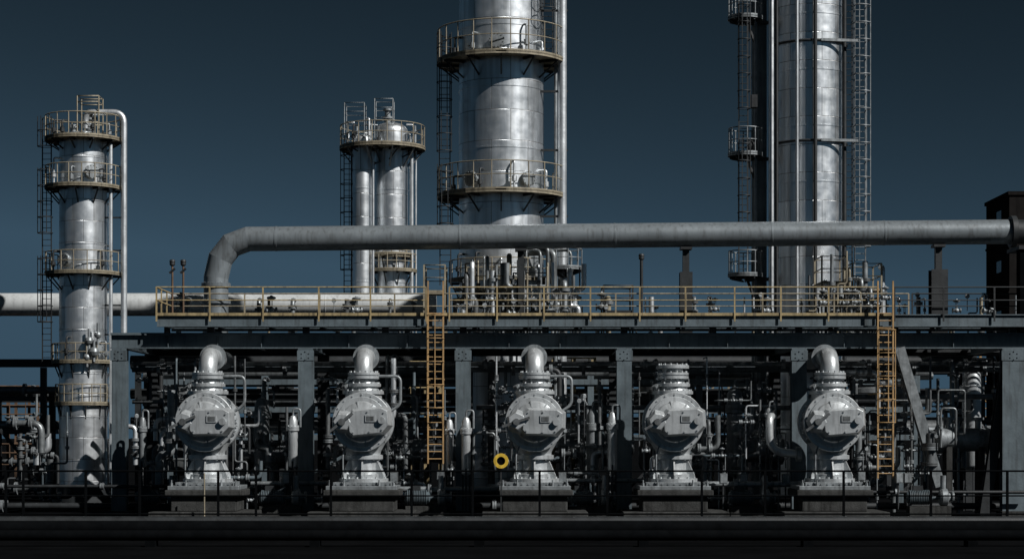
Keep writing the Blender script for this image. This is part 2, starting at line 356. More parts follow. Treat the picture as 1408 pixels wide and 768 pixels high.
for pp in (65, 200, 330):
    MB().tube(arc(c, r+.08, Z(pp, Y), 0, 360, 40)[:-1], .06, 6, True).build('stiffener_ring', 'dark', t)
    MB().beam((cx+.3, Y-r-.1, Z(pp, Y)), (X(1172, Y), Y-1.5, Z(pp, Y)), .08, .12).build('pipe_support', 'galv', t)
ladder(t, X(1179, Y), Y-.7, Z(400, Y), 29, .5, 'galv', cr=.42); ladder(t, X(1165, Y), Y-.3, Z(400, Y), 29, .35, 'dark', cage=False)
pc = (X(1024, Y), Y-.2)
for pp, hh in ((26, 1.2), (213, 1.2), (378, 1.1)):
    platform(t, pc, Z(pp, Y), .2, .82, m='galv', h=hh, post=30, brk=.25)
    MB().beam((pc[0], pc[1], Z(pp, Y)-.2), (cx-r, Y, Z(pp, Y)-.2), .12, .16).beam((pc[0]+.1, pc[1], Z(pp, Y)-.25), (c2[0]-.3, Y, Z(pp, Y)-1.1), .1, .1).build('support_arm', 'dark', t)
for a, b_ in ((378, 213), (213, 26)): ladder(t, X(1019, Y), Y-.9, Z(a, Y), Z(b_, Y)+.6, .42, 'dark', cr=.3)
MB().lathe((X(1032, Y), Y-.5, Z(203, Y)), (1,0,0), [(0, -.2), (.3, -.2), (.3, .2), (0, .2)], 14).build('valve_body', 'dark', t)
MB().box(X(1030, Y), X(1038, Y), Y-1, Y-.5, Z(152, Y), Z(135, Y)).build('junction_box', 'dark', t)
# ------------------------------------------------------------------ rear horizontal pipe
Y = 27.6; zz = Z(418.5, Y); RR = .63
t = thing('transfer_pipe', 'wide pale horizontal pipe running behind the slim left column', 'pipe', (X(0, Y), Y, zz))
p_ = MB().tube([(X(-300, Y), Y, zz), (X(600, Y), Y, zz)], RR, 32)
x = X(-300, Y)
while x < X(600, Y): p_.lathe((x, Y, zz), (1,0,0), [(RR, 0), (RR+.012, .01), (RR+.012, .06), (RR, .07)], 32); x += 6
p_.build('pipe_run', 'palepipe', t)
for px_ in (-150, 230, 400, 560):
    MB().ibeam((X(px_, Y), Y, 0), (X(px_, Y), Y, zz-RR-.01), .3, .3, .03, (0,1,0)).build('pipe_support', 'dark', t)
# ------------------------------------------------------------------ big overhead pipe
Y = 5.3; R_ = .535
zl = Z(328.5, Y); zr = Z(318.5, Y)
t = thing('overhead_pipe', 'very thick grey pipe spanning above the walkway, with mitred bend down at its left end', 'pipe', (X(297, Y), Y, Z(450, Y)))
xl = X(297, Y)
corner = [Vector((xl, Y, Z(470, Y))), Vector((xl, Y, Z(382, Y))), Vector((X(303, Y), Y, Z(356, Y))), Vector((X(318, Y), Y, Z(337, Y))), Vector((X(341, Y), Y, zl)), Vector((X(1392, Y), Y, zr))]
b = MB()
def miter(mb, pts, r, n=40):
    rings = []; pts = [Vector(p) for p in pts]
    for i, p in enumerate(pts):
        d0 = (pts[i]-pts[i-1]).normalized() if i else None; d1 = (pts[i+1]-pts[i]).normalized() if i < len(pts)-1 else None
        t_ = ((d0 or d1)+(d1 or d0)).normalized(); sc = 1/max(.5, t_.dot(d1 or d0))
        side = Vector((0,1,0)); up = side.cross(t_).normalized()
        rings.append([p+side*(math.cos(2*PI*j/n)*r)+up*(math.sin(2*PI*j/n)*r*sc) for j in range(n)])
    for i in range(len(pts)-1): mb.add(rings[i]+rings[i+1], [(j, (j+1) % n, n+(j+1) % n, n+j) for j in range(n)], True)
miter(b, corner, R_)
b.build('pipe_run', 'bigpipe', t)
for px_ in (380, 632, 845, 1060, 1215):
    f = (px_-338)/(1392-338); MB().lathe((X(px_, Y), Y, zl+(zr-zl)*f), (1,0,0), [(R_, -.05), (R_+.012, -.04), (R_+.012, .04), (R_, .05)], 40).build('weld_band', 'bigpipe', t)
for pz in (392, 415): MB().lathe((xl, Y, Z(pz, Y)), (0,0,1), [(R_, -.08), (R_+.1, -.08), (R_+.1, .08), (R_, .08)], 40).bolts((xl, Y, Z(pz, Y)+.08), (0,0,1), R_+.06, 20, .02, .03).build('flange', 'bigpipe', t)
MB().lathe((X(1392, Y), Y, zr), (1,0,0), [(R_+.0, -.1), (R_+.16, -.1), (R_+.16, .12), (R_, .12), (R_, .9), (0, 1.0)], 40).build('end_flange', 'dark', t)
for px_, w in ((716, .2), (943, .32), (1290, .42)):
    f = (px_-338)/(1392-338); zb = zl+(zr-zl)*f-R_
    s = thing('pipe_support_post', {716: 'narrow dark post under the thick overhead pipe, just right of the centre column', 943: 'dark post under the thick overhead pipe, alone between the two tallest columns', 1290: 'stout dark post under the thick overhead pipe near its right end'}[px_], 'post', (X(px_, Y), Y, 7.66))
    x = X(px_, Y)
    MB().ibeam((x, Y, 7.66), (x, Y, zb-(1.1 if px_ > 800 else .5)), w*1.7, w*1.6, .04, (0,1,0)).build('post', 'dark', s)
    MB().beam((x, Y, zb-1.1), (x, Y, zb-.1), .28, .3, (0,1,0)).build('pipe_shoe', 'dark', s)
    MB().box(x-.25, x+.25, Y-.35, Y+.35, zb-.12, zb-.01).build('saddle', 'dark', s)
# ------------------------------------------------------------------ main steel frame
t = thing('steel_frame', 'long blue-grey steel frame of posts and beams carrying the yellow-railed walkway', 'frame', (X(165, 1.5), 1.5, 0))
YF = 1.5; YB = 9.0; zt = Z(459, YF); zb = Z(479, YF)
posts = [165, 421, 637, 858, 1098, 1392]
xe = X(1500, YF); x0 = X(153, YF)
MB().ibeam((x0, YF, (zt+zb)/2), (xe, YF, (zt+zb)/2), .34, zt-zb, .05).build('front_beam', 'steel', t)
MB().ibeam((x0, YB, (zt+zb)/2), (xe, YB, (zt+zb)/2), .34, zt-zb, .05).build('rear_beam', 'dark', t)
for k_, px_ in enumerate(posts+[1640]):
    x = X(px_, YF); w = .62 if px_ < 1300 else .95
    if px_ < 1500:
        MB().ibeam((x, YF, .25), (x, YF, zb-.005), w, .5, .05, (0,1,0)).build('front_post', 'steel', t)
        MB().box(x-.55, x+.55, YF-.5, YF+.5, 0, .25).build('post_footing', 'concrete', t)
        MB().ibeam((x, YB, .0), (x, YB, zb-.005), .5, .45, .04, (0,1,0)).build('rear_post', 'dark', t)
        MB().box(x-w/2-.04, x+w/2+.04, YF-.275, YF-.255, zb-.5, zb-.08).bolts((x, YF-.275, zb-.29), (0,-1,0), .17, 6, .03, .03).build('splice_plate', 'steel', t)
    MB().ibeam((x, YF+.2, zb+.28), (x, YB-.2, zb+.28), .3, .5, .04).build('cross_beam', 'steel', t)
x = x0+1.2
while x < xe:
    if min(abs(x-X(p, YF)) for p in posts) > .6: MB().beam((x, YF+.2, zb+.32), (x, YB-.2, zb+.32), .12, .22).build('joist', 'dark', t)
    x += 2.17
dg = MB(); y = YF-.15
while y < YB+.2: dg.box(x0, xe, y, y+.07, zt+.005, zt+.05); y += .2
dg.build('deck_grating', 'steel', t)
for px_ in (232, 300, 360, 480, 560, 700, 770, 920, 1000, 1160, 1230, 1310):
    MB().box(X(px_, YF)-.012, X(px_, YF)+.012, YF-.16, YF-.022, zb+.055, zt-.055).build('stiffener_plate', 'steel', t)
for (a, b_, yy) in (((1236, 478), (1292, 668), YF-.1), ((1386, 484), (1352, 712), YF+.3)):
    MB().ibeam((X(a[0], yy), yy, Z(a[1], yy)), (X(b_[0], yy), yy, Z(b_[1], yy)), .42, .4, .04, (0,1,0)).build('diagonal_brace', 'galv' if a[0] < 1300 else 'dark', t)
# ------------------------------------------------------------------ walkway
W0 = .95; W1 = 4.4; zd = Z(432, W0); zu = Z(449, W0); xa = X(216, W0); xm = X(1226, W0); xz = X(1500, W0)
t = thing('walkway', 'long raised walkway with worn yellow railings on top of the steel frame', 'walkway', (xa, W0, zu))
dg = MB(); y = W0+.12
while y < W1-.1: dg.box(xa, xz, y, y+.05, zd-.05, zd); y += .11
dg.build('deck', 'dark', t)
for yy in (W0, W1): MB().ibeam((xa, yy, (zu+zd)/2), (xz, yy, (zu+zd)/2), .2, zd-zu, .04).build('edge_beam', 'steel', t)
x = xa+.1
while x < xz: MB().beam((x, W0+.12, (zu+zd)/2-.02), (x, W1-.12, (zu+zd)/2-.02), .1, .3).build('cross_beam', 'steel', t); x += 2.2
MB().box(xa, xm, W0-.125, W0-.105, zd-.06, zd+.06).build('toe_board', 'yellow', t)
def railing(x0_, x1_, yy, m, seg=2.05, end=None):
    rl = MB()
    for hh, rd in ((1.12, .033), (.58, .027)): rl.tube([(x0_, yy, zd+hh), (x1_, yy, zd+hh)], rd, 6)
    o = rl.build('railing', m, t)
    n = max(1, round((x1_-x0_)/seg))
    for i in range(n+1):
        x = x0_+(x1_-x0_)*i/n+(random.uniform(-.08, .08) if 0 < i < n else 0)
        MB().beam((x, yy, zd-.3), (x, yy, zd+1.13), .065, .05, (0,1,0)).build('post', m, o)
    return o
railing(xa, X(586, W0), W0-.14, 'yellow'); railing(X(618, W0), X(1206, W0), W0-.14, 'yellow'); railing(X(1229, W0), xz, W0-.14, 'dark')
railing(xa, X(1250, W1), W1+.1, 'tan', 3.1); railing(X(1255, W1), xz, W1+.1, 'dark', 3.1)
er = MB()
for hh in (1.12, .58): er.tube([(xa-.02, W0-.1, zd+hh), (xa-.02, W1+.1, zd+hh)], .035, 6)
for yy in (W0+1.1, W0+2.4): er.beam((xa-.02, yy, zd-.2), (xa-.02, yy, zd+1.12), .05, .07, (0,1,0))
er.build('end_railing', 'yellow', t)
for px_ in posts[1:]+[290, 530, 750, 980, 1230]:
    MB().box(X(px_, YF)-.14, X(px_, YF)+.14, YF-.12, YF+.12, zt+.052, zu-.002).build('stub', 'dark', t)
for px_, pb, lab in ((599, 637, 'orange access ladder left of centre, hanging from the walkway'), (1217.5, 657, 'orange access ladder at the right, hanging from the walkway')):
    yy = W0-.45
    l = thing('access_ladder', lab, 'ladder', (X(px_, yy), yy, Z(pb, yy)))
    zb_ = Z(pb, yy); zt_ = zd+1.35; w = 21/33.6
    x = X(px_, yy)
    for s in (-1, 1): MB().beam((x+s*w/2, yy, zb_), (x+s*w/2, yy, zt_), .06, .09, (0,1,0)).build('stile', 'orange', l)
    z = zb_+.2
    while z < zd+.1: MB().cyl((x-w/2, yy, z), (x+w/2, yy, z), .022, n=8).build('rung', 'orange', l); z += .3
    for z in (zb_+1.5, zb_+3.5, zu-.2):
        b = MB()
        for s in (-1, 1): b.beam((x+s*w/2, yy+.04, z), (x+s*w/2, YF+1.2 if z < zu-.5 else W0-.1, z), .04, .06)
        b.build('stand_off_bracket', 'orange', l)
    cg = MB()
    for z in [zb_+2.3+i*.95 for i in range(5)]:
        if z < zt_: cg.tube([Vector((x-w/2, yy, z))]+[Vector((x+(w/2+.04)*math.cos(a), yy-.35-.3*math.sin(a), z)) for a in [PI-PI*i/6 for i in range(7)]]+[Vector((x+w/2, yy, z))], .02, 5)
    for dx, dy in ((-w/2-.03, -.35), (w/2+.03, -.35), (0, -.65)): cg.beam((x+dx, yy+dy, zb_+2.3), (x+dx, yy+dy, zb_+2.3+3.8), .035, .02, (0,1,0))
    cg.build('ladder_cage', 'orange', l)
for px_, pt, yy, lab in ((237, 358, W1, 'short dark lamp pole at the walkway left end, left of its twin'), (252, 358, W1, 'short dark lamp pole at the walkway left end, right of its twin'), (882, 350, W1, 'lone dark lamp pole on the walkway right of centre')):
    l = thing('lamp_pole', lab, 'lamp pole', (X(px_, yy), yy, zd)); x = X(px_, yy); zz = Z(pt, yy)
    MB().tube([(x, yy, zd), (x, yy, zz-.2)], .045 if px_ < 800 else .07, 8).build('pole', 'rust' if px_ < 800 else 'dark', l)
    MB().lathe((x, yy, zz-.25), (0,0,1), [(.05, 0), (.12, .06), (.12, .2), (.14, .2), (.1, .28), (0, .3)], 12).build('lamp_head', 'dark', l)
    if px_ < 800: MB().cyl((x-.12, yy-.05, zz-.55), (x+.12, yy-.05, zz-.35), .05, n=8).build('bracket', 'dark', l)
# ------------------------------------------------------------------ pumps
def make_pump(px_, label, elbow=True, side=True, turn=0.0):
    Y = -1.0; x = X(px_, Y)
    t = thing('process_pump', label, 'pump', (x, Y, 0))
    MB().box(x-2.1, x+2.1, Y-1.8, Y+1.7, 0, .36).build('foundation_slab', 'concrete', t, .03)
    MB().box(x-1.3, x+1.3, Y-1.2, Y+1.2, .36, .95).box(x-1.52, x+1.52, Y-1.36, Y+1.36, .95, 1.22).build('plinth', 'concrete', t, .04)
    bp = MB().box(x-1.42, x+1.42, Y-1.26, Y+1.26, 1.222, 1.38)
    bp.box(x-1.15, x+1.15, Y-1.05, Y+1.05, 1.382, 1.52)
    for i in range(9): bp.cyl((x-1.0+i*.25, Y-1.09, 1.45), (x-1.0+i*.25, Y-1.04, 1.45), .04, n=6)
    bp.build('base_plate', 'galv', t, .015)
    for sx in (-1, -.55, .55, 1):
        MB().cyl((x+sx*1.28, Y-1.15, 1.38), (x+sx*1.28, Y-1.15, 1.5), .06, n=6).cyl((x+sx*1.28, Y-1.15, 1.5), (x+sx*1.28, Y-1.15, 1.62), .03, n=8).build('anchor_bolt', 'galv', t)
    zc = Z(580, Y)
    pd = MB().lathe((x, Y, 0), (0,0,1), [(1.0, 1.524), (1.0, 1.66), (.74, 1.67), (.74, 1.84), (.64, 1.86), (.6, 2.1), (.6, 2.42), (.78, 2.44), (.78, 2.6), (.68, 2.62), (.7, 2.75), (.9, 3.1)], 32)
    pd.bolts((x, Y, 1.66), (0,0,1), .87, 14, .05, .07); pd.bolts((x, Y, 2.44), (0,0,-1), .7, 14, .04, .05)
    for i in range(6):
        a = PI/6+2*PI*i/6; ca, sa = math.cos(a), math.sin(a)
        vs = [Vector((x+ca*rr, Y+sa*rr, z)) for rr, z in ((.55, 1.66), (.97, 1.66), (.97, 1.8), (.66, 2.42), (.55, 2.42))]
        o_ = Vector((-sa, ca, 0))*.03
        pd.add([v-o_ for v in vs]+[v+o_ for v in vs], [(0,1,2,3,4),(9,8,7,6,5)]+[(j, j+5, (j+1) % 5+5, (j+1) % 5) for j in range(5)])
    pd.build('pedestal', 'pump', t)
    dr = MB().lathe((x, Y, zc), (0,1,0), [(1.06, -.75), (1.06, .45), (1.2, .47), (1.2, .62), (1.14, .63), (1.14, .68), (1.2, .69), (1.2, .84), (1.02, .9), (.85, 1.1), (.5, 1.25), (0, 1.3)], 48)
    dr.bolts((x, Y, zc), (0,1,0), 1.14, 24, .03, .40, 0)
    for i in range(20):
        a = 2*PI*i/20; dr.beam((x+1.1*math.cos(a), Y-.74, zc+1.1*math.sin(a)), (x+1.1*math.cos(a), Y+.46, zc+1.1*math.sin(a)), .05, .05)
    dr.build('drum_casing', 'pump', t)
    fc = MB().lathe((x, Y, zc), (0,1,0), [(1.19, -.75), (1.19, -.93), (1.17, -.95), (1.02, -.95), (1.0, -1.02), (.84, -1.04), (.78, -1.14), (.5, -1.22), (0, -1.25)], 48)
    fc.bolts((x, Y-.95, zc), (0,-1,0), 1.1, 18, .028, .04)
    for i in range(8):
        a = 2*PI*i/8+.2
        fc.beam((x+.2*math.cos(a), Y-1.2, zc+.2*math.sin(a)), (x+.86*math.cos(a), Y-1.1, zc+.86*math.sin(a)), .05, .12, (0,1,0))
    fc.build('front_cover', 'pump', t)
    gb = MB(); m4 = Matrix.Translation((x+.22, Y-1.36, zc+.02)) @ Matrix.Rotation(math.radians(-3+turn), 4, 'Y')
    pr = [(-.74,-.38),(-.6,-.54),(.62,-.54),(.92,-.25),(.92,.36),(.7,.5),(-.5,.5),(-.74,.26)]
    vs = [m4 @ Vector((a*.94, -.3, b*.92)) for a, b in pr]+[m4 @ Vector((a*1.1, .24, b*1.1)) for a, b in pr]
    gb.add(vs, [tuple(range(8))]+[(i, i+8, (i+1) % 8+8, (i+1) % 8) for i in range(8)])
    for a, b in ((-.55,-.38),(.6,-.38),(.74,.28),(-.5,.35),(.1,.38),(.1,-.42)):
        q = m4 @ Vector((a, -.3, b)); gb.cyl(q, q+Vector((0,-.05,0)), .035, n=6)
    q = m4 @ Vector((.62, -.3, -.02)); gb.cyl(q, q+Vector((0,-.14,0)), .14, n=12)
    gb = gb.build('gear_housing', 'pump', t, .03)
    q = m4 @ Vector((.18, -.31, .1))
    MB().box(q.x-.2, q.x+.2, q.y-.03, q.y+.012, q.z-.14, q.z+.14).build('window_frame', 'pump', gb)
    MB().box(q.x-.14, q.x+.14, q.y-.045, q.y-.028, q.z-.085, q.z+.085).build('sight_window', 'pump2', gb)
    hx = Vector((x-.64, Y-1.15, zc+.0))
    mh = Matrix.Translation(hx) @ Matrix.Rotation(math.radians(turn*3+12), 4, 'Y')
    hb = MB()
    A_ = [mh @ Vector((.52*math.cos(i*PI/3), 0, .52*math.sin(i*PI/3))) for i in range(6)]; B_ = [mh @ Vector((.34*math.cos(i*PI/3)-.1, -.55, .34*math.sin(i*PI/3))) for i in range(6)]
    hb.add(A_+B_, [(i, (i+1) % 6, 6+(i+1) % 6, 6+i) for i in range(6)]+[(6,7,8,9,10,11)])
    hb.build('hex_lug', 'pump', t, .02)
    dv = mh.to_3x3() @ Vector((.55, 0, .5))
    MB().beam(hx-dv*.8+Vector((-.1,-.6,0)), hx+dv*.75+Vector((-.1,-.6,0)), .1, .1, (0,1,0)).cyl(hx+Vector((-.1,-.54,0)), hx+Vector((-.1,-.7,0)), .14, n=10).build('lever', 'pump2', t)
    z5 = zc+1.0
    nk = MB().lathe((x, Y, 0), (0,0,1), [(.74, z5-.35), (.74, z5+.12), (.82, z5+.13), (.82, z5+.26), (.62, z5+.28), (.58, z5+.42), (.7, z5+.44), (.7, z5+.56), (.5, z5+.58), (.45, z5+.74)], 36)
    nk.bolts((x, Y, z5+.26), (0,0,1), .73, 16, .04, .06); nk.bolts((x, Y, z5+.56), (0,0,1), .61, 14, .04, .06)
    nk.build('neck', 'pump', t)
    ft = MB().lathe((x, Y, 0), (0,0,1), [(.5, z5+.74), (.64, z5+.75), (.64, z5+.86), (.58, z5+.865), (.58, z5+.9), (.64, z5+.905), (.64, z5+1.0), (.4, z5+1.02)]+([] if elbow else [(.42, z5+1.06), (.42, z5+1.16), (.66, z5+1.17), (.66, z5+1.3), (.3, z5+1.34), (0, z5+1.36)]), 36)
    ft.bolts((x, Y, z5+1.0), (0,0,1), .55, 14, .04, .07); ft.bolts((x, Y, z5+.75), (0,0,-1), .55, 14, .035, .05)
    if not elbow: ft.bolts((x, Y, z5+1.3), (0,0,1), .56, 14, .04, .07)
    ft.build('flange', 'pump', t)
    if elbow:
        ze = 6.42; e = MB().tube([(x, Y, z5+1.0), (x, Y, ze-.42)]+[(x, Y+.6-.6*math.cos(a), ze-.42+.6*math.sin(a)) for a in [PI/2*i/10 for i in range(1, 11)]]+[(x, 3.6, ze+.18)], .375, 32)
        e.lathe((x, Y, ze-.5), (0,0,1), [(.375, -.03), (.395, -.02), (.395, .02), (.375, .03)], 32)
        e.build('discharge_elbow', 'pump', t)
        MB().lathe((x, Y+1.3, ze+.18), (0,1,0), [(.37, 0), (.54, 0), (.54, .12), (.37, .12)], 28).build('elbow_flange', 'galv', t)
    if side:
        z7 = z5+.66; MB().tube(fillet([(x+.45, Y-.1, z7+.2), (x+1.5, Y-.1, z7+.2), (x+1.5, Y-.1, zc+.7), (x+1.1, Y-.1, zc+.45)], .25), .06, 10).build('bypass_tube', 'galv', t)
    MB().lathe((x-.55, Y-.2, z5+.1), (-.5,-.3,1), [(.09, 0), (.09, .35), (.15, .36), (.15, .45), (.0, .47)], 10).build('vent_plug', 'galv', t)
    MB().tube(fillet([(x-.7, Y-.6, 1.5), (x-.75, Y-1.05, 1.75), (x-.75, Y-1.05, 2.6), (x-.6, Y-.9, zc-.9)], .1), .035, 6).build('drain_tube', 'galv', t)
    return t
make_pump(286, 'leftmost of the five large silver pumps, on a concrete plinth', turn=2)
make_pump(500, 'second large silver pump from the left, left of the orange ladder', turn=-3)
make_pump(735, 'middle of the five large silver pumps, right of the orange ladder', turn=4)
make_pump(925, 'fourth large silver pump from the left, with a capped top and no elbow', elbow=False, side=False)
make_pump(1141, 'rightmost of the five large silver pumps, left of the right orange ladder', side=False, turn=-2)
# ------------------------------------------------------------------ clutter
BAY = ['left of the first steel post', 'behind the first pump', 'behind the second pump', 'behind the third pump', 'behind the fourth pump', 'behind the fifth pump']
def bay(px_):
    i = 0
    for p in posts[:5]:
        if px_ > p: i += 1
    return i
REG = []
def reg(o, phrase, px_, cat, where=None): REG.append((o, phrase, px_, cat, where))
def vprop():
    t = thing('gate_valve', '', 'valve', (0,0,0))
    MB().lathe((0,0,0), (1,0,0), [(.2, -.5), (.2, -.35), (.3, -.2), (.34, 0), (.3, .2), (.2, .35), (.2, .5)], 14).cyl((0,0,.1), (0,0,.6), .2, .17, 12).build('valve_body', 'galv', t)
    for s in (-1, 1): MB().lathe((s*.5, 0, 0), (s,0,0), [(.18, -.02), (.36, -.02), (.36, .1), (0, .1)], 14).build('flange', 'galv', t)
    MB().lathe((0,0,.55), (0,0,1), [(.17, 0), (.3, 0), (.3, .1), (.12, .14), (.1, .55)], 12).cyl((0,0,1.0), (0,0,1.5), .035, n=6).build('bonnet', 'pump2', t)
    h = MB().tube([(.34*math.cos(2*PI*i/14), .34*math.sin(2*PI*i/14), 1.25) for i in range(14)], .035, 6, True)
    for a in (0, 2*PI/3, 4*PI/3): h.cyl((0,0,1.25), (.34*math.cos(a), .34*math.sin(a), 1.25), .025, n=5)
    h.build('handwheel', 'dark', t); return t
def cprop():
    t = thing('control_valve', '', 'valve', (0,0,0))
    MB().lathe((0,0,0), (1,0,0), [(.18, -.5), (.18, -.35), (.32, -.15), (.34, 0), (.32, .15), (.18, .35), (.18, .5)], 14).build('valve_body', 'galv', t)
    for s in (-1, 1): MB().lathe((s*.5, 0, 0), (s,0,0), [(.18, -.02), (.36, -.02), (.36, .1), (0, .1)], 14).build('flange', 'galv', t)
    y_ = MB().cyl((0,0,.2), (0,0,.5), .15, n=10)
    for s in (-1, 1): y_.beam((s*.14,0,.5), (s*.14,0,1.1), .05, .05, (0,1,0))
    y_.cyl((0,0,.5), (0,0,1.1), .03, n=6); y_.build('yoke', 'pump2', t)
    MB().lathe((0,0,1.1), (0,0,1), [(0, 0), (.2, .02), (.46, .12), (.5, .2), (.5, .26), (.42, .34), (.15, .42), (.12, .5), (0, .5)], 18).build('actuator', 'galv', t)
    return t
def gprop():
    t = thing('pressure_gauge', '', 'gauge', (0,0,0))
    MB().cyl((0,0,-.8), (0,0,-.1), .025, n=6).build('stem', 'galv', t)
    MB().lathe((0,.03,0), (0,-1,0), [(0, 0), (.13, 0), (.13, .08), (.11, .085), (.11, .075), (0, .075)], 16).build('dial', 'galv', t)
    return t
def jprop():
    t = thing('junction_box', '', 'junction box', (0,0,0))
    MB().box(-.2,.2,-.1,.1,-.26,.26).build('box', 'pump2', t, .01); MB().box(-.17,.17,-.12,-.101,-.22,.22).build('lid', 'galv', t)
    MB().beam((0,.05,-1.6), (0,.05,-.26), .06, .06, (0,1,0)).build('stand', 'dark', t); MB().tube([(.1,0,.26),(.1,0,1.1)], .025, 6).build('conduit', 'galv', t)
    return t
PR = {'gate': vprop(), 'control': cprop(), 'gauge': gprop(), 'box': jprop()}; usedp = set()
PH = {'gate': ('gate valve with handwheel', 'valve'), 'control': ('round-topped control valve', 'valve'), 'gauge': ('small round pressure gauge', 'gauge'), 'box': ('small grey junction box', 'junction box')}
def prop(kind, x, y, z, s, rot, where=None):
    o = PR[kind] if kind not in usedp else copy_tree(PR[kind]); usedp.add(kind)
    o.location = (x, y, z); o.scale = (s, s, s); o.rotation_euler = rot
    reg(o, PH[kind][0], PX(x, y), PH[kind][1], where); return o
def valve(x, y, z, s, rot, where=None): return prop('gate', x, y, z, s, rot, where)
def riser(px_, y, z0, z1, r, m, jog=0, back=0, valves=1, where=None):
    x = X(px_, y); t = thing('riser_pipe', '', 'pipe', (x, y, z0))
    pts = [(x, y, z0)]; zm = z0+(z1-z0)*random.uniform(.3, .7)
    if jog: pts += [(x, y, zm), (x+jog, y, zm), (x+jog, y, z1)]
    else: pts += [(x, y, z1)]
    if back: pts += [(pts[-1][0], y+back, z1)]
    MB().tube(fillet(pts, r*3, 5), r, 10).build('pipe_run', m, t)
    for i in range(3 if where is None else 2):
        z = z0+(z1-z0)*random.uniform(.08, .92); xx = x if (not jog or z < zm-.4) else x+jog
        if jog and abs(z-zm) < .5: continue
        MB().lathe((xx, y, z), (0,0,1), [(r, -.07), (r*1.8+.02, -.07), (r*1.8+.02, -.01), (r*1.4, -.005), (r*1.4, .005), (r*1.8+.02, .01), (r*1.8+.02, .07), (r, .07)], 12).build('flange', 'galv' if random.random() < .6 else 'pump2', t)
    reg(t, ('thick' if r > .16 else 'thin' if r < .09 else 'medium')+' vertical pipe', px_, 'pipe', where)
    for i in range(valves):
        z = z0+(z1-z0)*random.uniform(.15, .8); xx = x if (not jog or z < zm) else x+jog
        valve(xx, y, z, r*1.6+.1, (0, PI/2, random.choice((PI/2, -PI/2, PI/2+.6, -PI/2-.5, 0))), where)
    return t
CM = ('tube', 'tube', 'tube', 'pump2', 'pump2', 'galv', 'pipe', 'steel', 'dark')
bx = [(8, 78), (182, 408), (434, 622), (650, 846), (872, 1084), (1112, 1368)]
for b, (p0, p1) in enumerate(bx):
    n = 6 if b == 0 else int((p1-p0)/9)
    for i in range(n):
        px_ = p0+(p1-p0)*(i+random.uniform(.1, .9))/n; y = (random.uniform(.9, 5) if random.random() < .4 else random.uniform(5, 14)) if b else random.uniform(10, 20)
        r = random.choice((.03, .035, .045, .05, .06, .07, .08, .1, .12, .17))
        riser(px_, y, random.choice((.1, .4, 1.2, 2.0, 3.0)), random.choice((6.7, 6.6, 5.9, 5.3, 4.6, 4.0, 3.5)) if b else random.choice((4.5, 3.5, 2.5)), r, random.choice(CM), jog=random.choice((0, 0, .5, -.5, .8)), back=random.choice((0, 1.5)), valves=random.choice((0, 1)))
def loop(px_, y, z0, w, h, r, m):
    x = X(px_, y); t = thing('loop_pipe', '', 'pipe', (x, y, z0))
    MB().tube(fillet([(x, y, z0), (x, y, z0+h), (x+w, y, z0+h), (x+w, y+.1, z0+.1), (x+w, y+1.5, z0+.1)], r*3.2, 5), r, 10).build('pipe_run', m, t)
    MB().lathe((x, y, z0+h*.5), (0,0,1), [(r, -.06), (r*1.9, -.06), (r*1.9, .06), (r, .06)], 12).build('flange', 'galv', t)
    reg(t, 'arched loop of pipe', px_, 'pipe')
    if random.random() < .7: valve(x+w/2, y, z0+h, r*2+.1, (random.choice((0, -.6, -PI/2)), 0, 0))
def spool(px_, y, z, L_, r, m):
    x = X(px_, y); t = thing('spool_pipe', '', 'pipe', (x, y, z)); dn = random.choice((-1, 1))*random.uniform(.5, 1.6)
    if z+dn < .2 or z+dn > 6.6: dn = -dn
    MB().tube(fillet([(x, y+1.0, z), (x, y, z), (x+L_, y, z), (x+L_, y, z+dn)], r*3, 5), r, 10).build('pipe_run', m, t)
    for f in (.25, .7):
        MB().lathe((x+L_*f, y, z), (1,0,0), [(r, -.07), (r*1.8+.02, -.07), (r*1.8+.02, -.01), (r*1.4, -.005), (r*1.4, .005), (r*1.8+.02, .01), (r*1.8+.02, .07), (r, .07)], 12).build('flange', 'galv', t)
    reg(t, 'short horizontal pipe', px_, 'pipe')
    k = random.random()
    if k < .4: prop('control', x+L_*.48, y, z, r*2+.12, (random.choice((0, 0, -.3)), 0, 0))
    elif k < .75: valve(x+L_*.48, y, z, r*1.8+.1, (random.choice((0, -.9, -PI/2)), 0, 0))
for b, (p0, p1) in enumerate(bx[1:]):
    for i in range(4):
        loop(random.uniform(p0, p1-25), random.uniform(.8, 4), random.uniform(.3, 3.6), random.uniform(.5, 1.4), random.uniform(.8, 2.4), random.choice((.04, .05, .06, .09)), random.choice(('tube', 'pipe', 'galv')))
    for i in range(24):
        spool(random.uniform(p0, p1-45), random.uniform(.6, 9), .5+5.8*(i+random.random())/24, random.uniform(.5, 1.8), random.choice((.035, .05, .06, .08, .11)), random.choice(CM))
    for i in range(8):
        y = random.uniform(-.2, 3); valve(X(random.uniform(p0, p1), y), y, random.uniform(.45, 3.6), random.uniform(.2, .32), (random.choice((0, 0, -PI/2)), 0, random.choice((0, .5, PI/2))))
    for i in range(5):
        y = random.uniform(.3, 2.5); prop('gauge', X(random.uniform(p0, p1), y), y, random.uniform(1.4, 5.4), random.uniform(.6, .85), (0, 0, random.uniform(-.3, .5)))
    for i in range(3):
        y = random.uniform(-.3, 1.0); prop('box', X(random.uniform(p0, p1), y), y, random.uniform(1.6, 1.75), .8, (0, 0, random.uniform(-.2, .3)))
for i in range(12):
    spool(random.uniform(2, 60), random.uniform(12, 21), .4+4.2*(i+random.random())/12, random.uniform(.8, 2.2), random.choice((.06, .08, .12, .16)), random.choice(('tube', 'pump2', 'galv', 'dark')))
